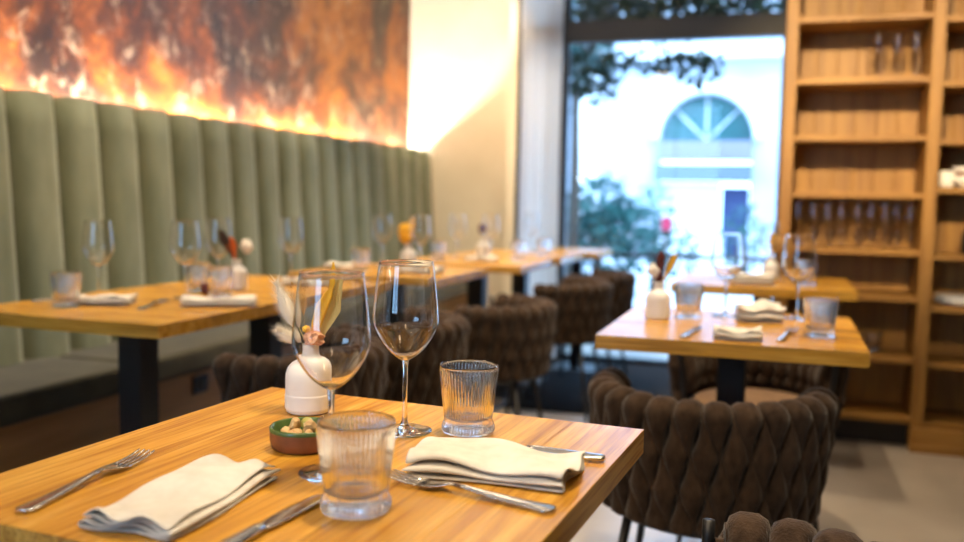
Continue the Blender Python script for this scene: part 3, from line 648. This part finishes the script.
b = flower_thing('bunny_tail_grass', 'tall cream bunny tail plume leaning left from the foreground vase'); mesh_obj('plume', plume_me(fp(293, 334, .01), fp(274, 288, .015), .0100, .013, 1100, 1), M['bunny'], b); stem(mouth, fp(293, 334, .01), 'straw', b)
b = flower_thing('bunny_tail_grass', 'short cream bunny tail plume low beside the foreground vase mouth'); mesh_obj('plume', plume_me(fp(299, 347, -.012), fp(280, 333, -.016), .0078, .010, 800, 2), M['bunny'], b); stem(mouth, fp(299, 347, -.012), 'straw', b)
b = flower_thing('golden_leaf', 'golden yellow dried leaf standing in the foreground vase')
mesh_obj('leaf', leaf_me([fp(312, 344), fp(316, 330), fp(322, 312), fp(330, 297), fp(333, 290)], [.003, .008, .0095, .0065, .001], -cF), M['gold'], b)
mesh_obj('leaf', leaf_me([fp(330, 300, .004), fp(333, 285, .004), fp(334, 272, .004), fp(334, 264, .004)], [.003, .0045, .0035, .001], -cF), M['gold'], b); stem(mouth, fp(313, 342), 'gold', b, .001)
b = flower_thing('yellow_grass', 'spiky yellow grass at the right of the foreground vase')
for k in range(5):
    x = 326 + k * 3.4; mesh_obj('blade', leaf_me([fp(316 + k, 346, .006), fp(x, 320 - k, .01), fp(x + 6 - k, 298 - 4 * k, .012), fp(x + 8 - k * 1.2, 286 - 3 * k, .012)], [.0012, .0028, .0022, .0004], -cF), M['straw'], b)
    mesh_obj('bristle', plume_me(fp(x, 322 - k, .01), fp(x + 8 - k, 290 - 4 * k, .012), .0016, .007, 50, 20 + k), M['straw'], b)
b = flower_thing('seed_spray', 'fine tan seed spray behind the cream plume in the foreground vase'); rnd = random.Random(4)
sv = []
for k in range(30):
    e = fp(291 + rnd.uniform(-8, 9), 297 + rnd.uniform(-11, 22), .040 + rnd.uniform(-.01, .01)); sv.append(tube_me('s', [fp(303, 340, .008), fp(298, 322, .016), e], .00028, 4))
    bm = bmesh.new(); bmesh.ops.create_icosphere(bm, subdivisions=1, radius=.0015); bmesh.ops.translate(bm, verts=bm.verts, vec=e); me = bpy.data.meshes.new('b'); bm.to_mesh(me); bm.free(); sv.append(me)
mesh_obj('spray', join_me('spray', sv), M['tan'], b); stem(mouth, fp(303, 340, .008), 'tan', b)
b = flower_thing('peach_flower', 'crumpled peach dried flower at the foreground vase mouth')
def blob_me(c, r, seed, squash=.7, amp=.35, sub=3):
    rnd = random.Random(seed); bm = bmesh.new(); bmesh.ops.create_icosphere(bm, subdivisions=sub, radius=1)
    for vv in bm.verts:
        vv.co *= 1 + amp * (rnd.random() - .5); vv.co = Vector((vv.co.x * r, vv.co.y * r, vv.co.z * r * squash)) + Vector(c)
    me = bpy.data.meshes.new('blob'); bm.to_mesh(me); bm.free(); return me
mesh_obj('petals', blob_me(fp(314, 344, -.005), .0165, 5, .72, .5), M['peach'], b); stem(q(vl, 0, 0, .09), fp(314, 344, -.005), 'straw', b)
b = flower_thing('gold_button_flower', 'small round golden flower head above the foreground vase mouth'); mesh_obj('flower_head', blob_me(fp(306, 333, -.012), .0075, 6, .8, .25), M['gold'], b); stem(mouth, fp(306, 335, -.012), 'straw', b)
def bouquet(base, nm, items):
    for i, (kind, lb, r, z, s, m) in enumerate(items):
        t = flower_thing(kind, lb); e = q(base, r, .004 * i, z); mo = q(base, r * .1, 0, .088)
        if kind.endswith('_leaf'):
            pts = [mo.lerp(e, u) for u in (.15, .4, .65, .85, 1)]; mesh_obj('leaf', leaf_me(pts, [.002, s * .5, s, s * .8, .001], -cF), M[m], t); stem(mo - Vector((0, 0, .02)), pts[1], 'sprig_dark', t)
        else:
            mesh_obj('flower_head', blob_me(e, s, i, 1.2, .5), M[m], t); stem(mo - Vector((0, 0, .02)), e, 'sprig_dark', t)
bouquet(vr, 'right', [('dark_leaf', 'dark red leaf in the vase on the right hand table', .004, .185, .013, 'wine_red'), ('golden_leaf', 'golden leaf leaning right in the vase on the right hand table', .046, .178, .010, 'gold'), ('cream_flower', 'cream flower head in the vase on the right hand table', -.014, .130, .015, 'bunny'), ('red_flower', 'small dark red flower at the mouth of the right hand table vase', .001, .112, .012, 'wine_red')])
bouquet(v1, 'left', [('dark_leaf', 'dark leaf leaning left from the vase on the left tables', -.055, .20, .016, 'sprig_dark'), ('orange_leaf', 'orange dried leaf in the vase on the left tables', -.022, .175, .016, 'orange'), ('cream_flower', 'cream flower in the vase on the left tables', .03, .145, .018, 'bunny')])
bouquet(v2, 'third', [('yellow_flower', 'yellow flower in the vase on the third banquette table', -.01, .15, .034, 'gold'), ('golden_leaf', 'golden leaf in the vase on the third banquette table', .02, .23, .016, 'gold')])
bouquet(v3, 'fourth', [('dark_flower', 'dark brown flower in the vase on the fourth banquette table', 0, .15, .022, 'wine_red')])
bouquet(v4, 'book', [('golden_flower', 'golden flower in the vase close to the bookcase', .02, .15, .025, 'tan'), ('golden_leaf', 'golden leaf in the vase close to the bookcase', .0, .2, .013, 'gold')])
# dip bowl
bl = (-.562, .992, TZ); db = thing('dip_bowl', 'small terracotta bowl with green glazed inside on the foreground table', 'bowl', bl)
mesh_obj('bowl_outside', lathe_me('bowl_outside', [(0, .0006), (.0365, .0006), (.0395, .003), (.0420, .012), (.0425, .0235)], 56), M['terracotta'], db)
mesh_obj('bowl_glaze', lathe_me('bowl_glaze', [(.0425, .0235), (.0427, .0275), (.0410, .0292), (.0388, .0278), (.0375, .02), (.033, .009), (0, .008)], 56), M['green_glaze'], db)
rnd = random.Random(11); OL = blob_me((0, 0, 0), .0085, 3, 1.0, .08, 2); NU = blob_me((0, 0, 0), .0088, 8, .7, .35, 2)
OL.polygons.foreach_set('use_smooth', [True] * len(OL.polygons))
spots = [(-.019, .009), (-.006, .019), (.010, .016), (.021, .004), (-.021, -.008), (-.008, -.004), (.006, .002), (.014, -.013), (-.003, -.020), (.0, .009), (-.013, .001), (.011, -.003)]
for i, (x, y) in enumerate(spots):
    up = i >= 9
    ol = i % 3 == 0
    me = OL if ol else NU
    tag(mesh_obj('olive' if ol else 'roasted_nut', me, M['olive'] if ol else M['nut'], None, (bl[0] + x, bl[1] + y, TZ + .0185 + (.010 if up else 0)), (rnd.random() * 3, rnd.random() * 3, rnd.random() * 3)), 'green olive in the small terracotta bowl' if ol else 'roasted nut in the small terracotta bowl', 'olive' if ol else 'nut', 'olives in the small bowl' if ol else 'nuts in the small bowl')
# small dark candle jar on the left table
cj = thing('candle_jar', 'small dark red candle jar beside the napkin on the left table', 'candle jar', (-1.655, 2.30, TZ)); cj.location = (-1.70, 2.40, TZ)
mesh_obj('jar', lathe_me('jar', [(0, .0006), (.02, .0006), (.022, .003), (.022, .036), (.0205, .036), (.0205, .012), (0, .012)], 32), M['dark_jar'], cj); mesh_obj('wax', lathe_me('wax', [(0, .0125), (.020, .0125), (.020, .022), (0, .022)], 24), M['dark_jar'], cj)

# ------------------------------------------------------------------ the street outside
struct(box('street_ground', -30, 30, 6.0, 40, -.25, -.12, M['street']))
YB = 18.0; K = 18.6 / FPX
def bx(px): return P(px, 200, .5).xy.normalized().x / P(px, 200, .5).xy.normalized().y * YB
X0, X1 = bx(658), bx(750); XC = (X0 + X1) / 2; AR = (X1 - X0) / 2; ZS = 2.24
bd = thing('street_building', 'pale building across the street with an arched fanlight', 'building', (XC, YB, -.12))
H = 6.6; 
v = []; f = []
# facade with an arched opening, local coordinates about the arch centre line
na = 24; arc = [(AR * math.cos(math.pi - math.pi * i / na), ZS + .12 + AR * math.sin(math.pi * i / na)) for i in range(na + 1)]
outl = [(-AR, 0)] + arc + [(AR, 0)]
for (x, z) in outl: v.append((x, 0, z))
for (x, z) in outl: v.append((x, .3, z))
n = len(outl)
for i in range(n - 1): f.append((i, i + 1, n + i + 1, n + i))
o = len(v); v += [(-16, 0, 0), (-16, 0, H), (16, 0, H), (16, 0, 0)]
half = n // 2
f.append(tuple(range(0, half + 1)) + (len(v),)); v.append((0, 0, H)); tp = len(v) - 1
f[-1] = tuple(range(0, half + 1)) + (tp, o + 1, o)
f.append(tuple(range(half, n)) + (o + 3, o + 2, tp))
mesh_obj('facade', pyd('facade', v, f), M['facade'], bd)
fan = [(0, .25, ZS + .12)] + [(x, .25, z) for x, z in arc]
mesh_obj('fanlight', pyd('fanlight', fan, [(0, i, i + 1) for i in range(1, na + 1)]), M['teal'], bd)
for k in range(1, 4):
    a = math.pi * k / 4; mesh_obj('glazing_bar', tube_me('glazing_bar', [(0, .22, ZS + .12), (AR * math.cos(a), .22, ZS + .12 + AR * math.sin(a))], .022, 6), M['stone'], bd)
ring = [(x * 1.12, -.04, ZS + .12 + (z - ZS - .12) * 1.12) for x, z in arc]; mesh_obj('arch_moulding', tube_me('arch_moulding', ring, .09, 8), M['stone'], bd)
box('sign_band', -AR * 1.02, AR * 1.02, -.14, .2, ZS - .27, ZS + .10, M['sign_pink'], bd); box('awning', -AR * 1.02, AR * 1.02, -.5, .2, ZS - .68, ZS - .36, M['awning'], bd)
box('shop_wall', -AR, .30, .1, .25, 0, ZS - .7, M['stone'], bd); box('door', .34, AR * .98, .1, .2, 0, ZS - .78, M['door_blue'], bd)
for k, x in enumerate((-6.2, -3.6, 3.4, 6.0)):
    wv = box('upper_window', x - .6, x + .6, -.02, .06, 4.5, 5.9, M['awning'], bd)
for z in (3.9, 6.3): box('cornice', -16, 16, -.25, .0, z, z + .25, M['stone'], bd)
for k, x in enumerate((-2.35, 2.35)): box('pilaster', x - .28, x + .28, -.12, .0, 0, 3.9, M['stone'], bd)
def foliage_me(c, rx, ry, rz, n, size, seed, hang=0):
    rnd = random.Random(seed); v = []; f = []
    for _ in range(n):
        while True:
            p = Vector((rnd.uniform(-1, 1), rnd.uniform(-1, 1), rnd.uniform(-1, 1)))
            if p.length < 1: break
        p = Vector((p.x * rx, p.y * ry, p.z * rz)) + Vector(c); d = Vector((rnd.gauss(0, 1), rnd.gauss(0, 1), rnd.gauss(0, .7) - hang)).normalized(); s = d.orthogonal().normalized(); s = (s * math.cos(_) + d.cross(s) * math.sin(_)); L_ = size * rnd.uniform(.6, 1.3); o = len(v)
        v += [p, p + d * L_ * .5 + s * L_ * .28, p + d * L_, p + d * L_ * .5 - s * L_ * .28]; f.append((o, o + 1, o + 2, o + 3))
    return pyd('foliage', v, f)
def tree(name, label, x, y, parts, trunk_h, n, size, seed, m='leaf', cat='tree'):
    t = thing(name, label, cat, (x, y, -.12)); mes = [foliage_me(c, rx, ry, rz, n, size, seed + i) for i, (c, rx, ry, rz) in enumerate(parts)]
    fo = mesh_obj('foliage', join_me('foliage', mes), M[m], t); fo['kind'] = 'stuff'
    mesh_obj('trunk', tube_me('trunk', [(0, 0, 0), (.02, 0, trunk_h * .5), (0, 0, trunk_h)], [.06, .05, .03], 8), M['bark'], t)
ray = lambda px, y: P(px, 210, .5).x / P(px, 210, .5).y * y
tree('street_tree', 'bushy green tree outside behind the window, left side', ray(598, 9.5), 9.5, [((0, 0, 1.05), .42, .35, .44), ((.25, 0, .8), .38, .3, .40), ((-.25, .1, .75), .3, .3, .4)], .9, 650, .10, 30)
tree('street_shrub', 'shrub in the street left of the dark door', ray(655, 11), 11, [((0, 0, .95), .28, .3, .45), ((.2, 0, .6), .35, .3, .35)], .8, 260, .10, 40, cat='shrub')
tree('street_shrub', 'small shrub in the street right of the dark door', ray(745, 12), 12, [((0, 0, .7), .3, .3, .5)], .6, 200, .10, 44, cat='shrub')
tree('street_tree', 'tall dark tree leaning over the window from the left', ray(572, 8.2), 8.2, [((0, 0, 2.75), .40, .4, .62), ((-.4, .1, 2.4), .5, .4, .6), ((-.1, 0, 3.4), .9, .5, .5)], 2.6, 520, .11, 50)
hv = link(bpy.data.objects.new('hanging_vine', foliage_me((-.72, 6.45, 2.42), .85, .16, .20, 1500, .085, 60, .8))); hv.data.materials.append(M['leaf2'])
hv.data = join_me('vine_leaves', [hv.data, foliage_me((-1.33, 6.5, 2.0), .20, .15, .24, 260, .08, 61, .8), foliage_me((-.85, 6.5, 2.06), .45, .12, .09, 180, .08, 62, .8), foliage_me((-.55, 6.5, 2.0), .14, .12, .12, 60, .08, 63, .8)]); hv.data.materials.append(M['leaf2']); tag(hv, 'dark hanging vine across the top of the window outside', 'vine'); hv['kind'] = 'stuff'
rd = thing('red_sign', 'small red sign in the street by the shrub', 'sign', (ray(667, 10.4), 10.4, -.12)); box('post', -.015, .015, 0, .03, 0, .9, M['bark'], rd); box('panel', -.055, .055, -.02, .0, .85, 1.0, M['red'], rd)
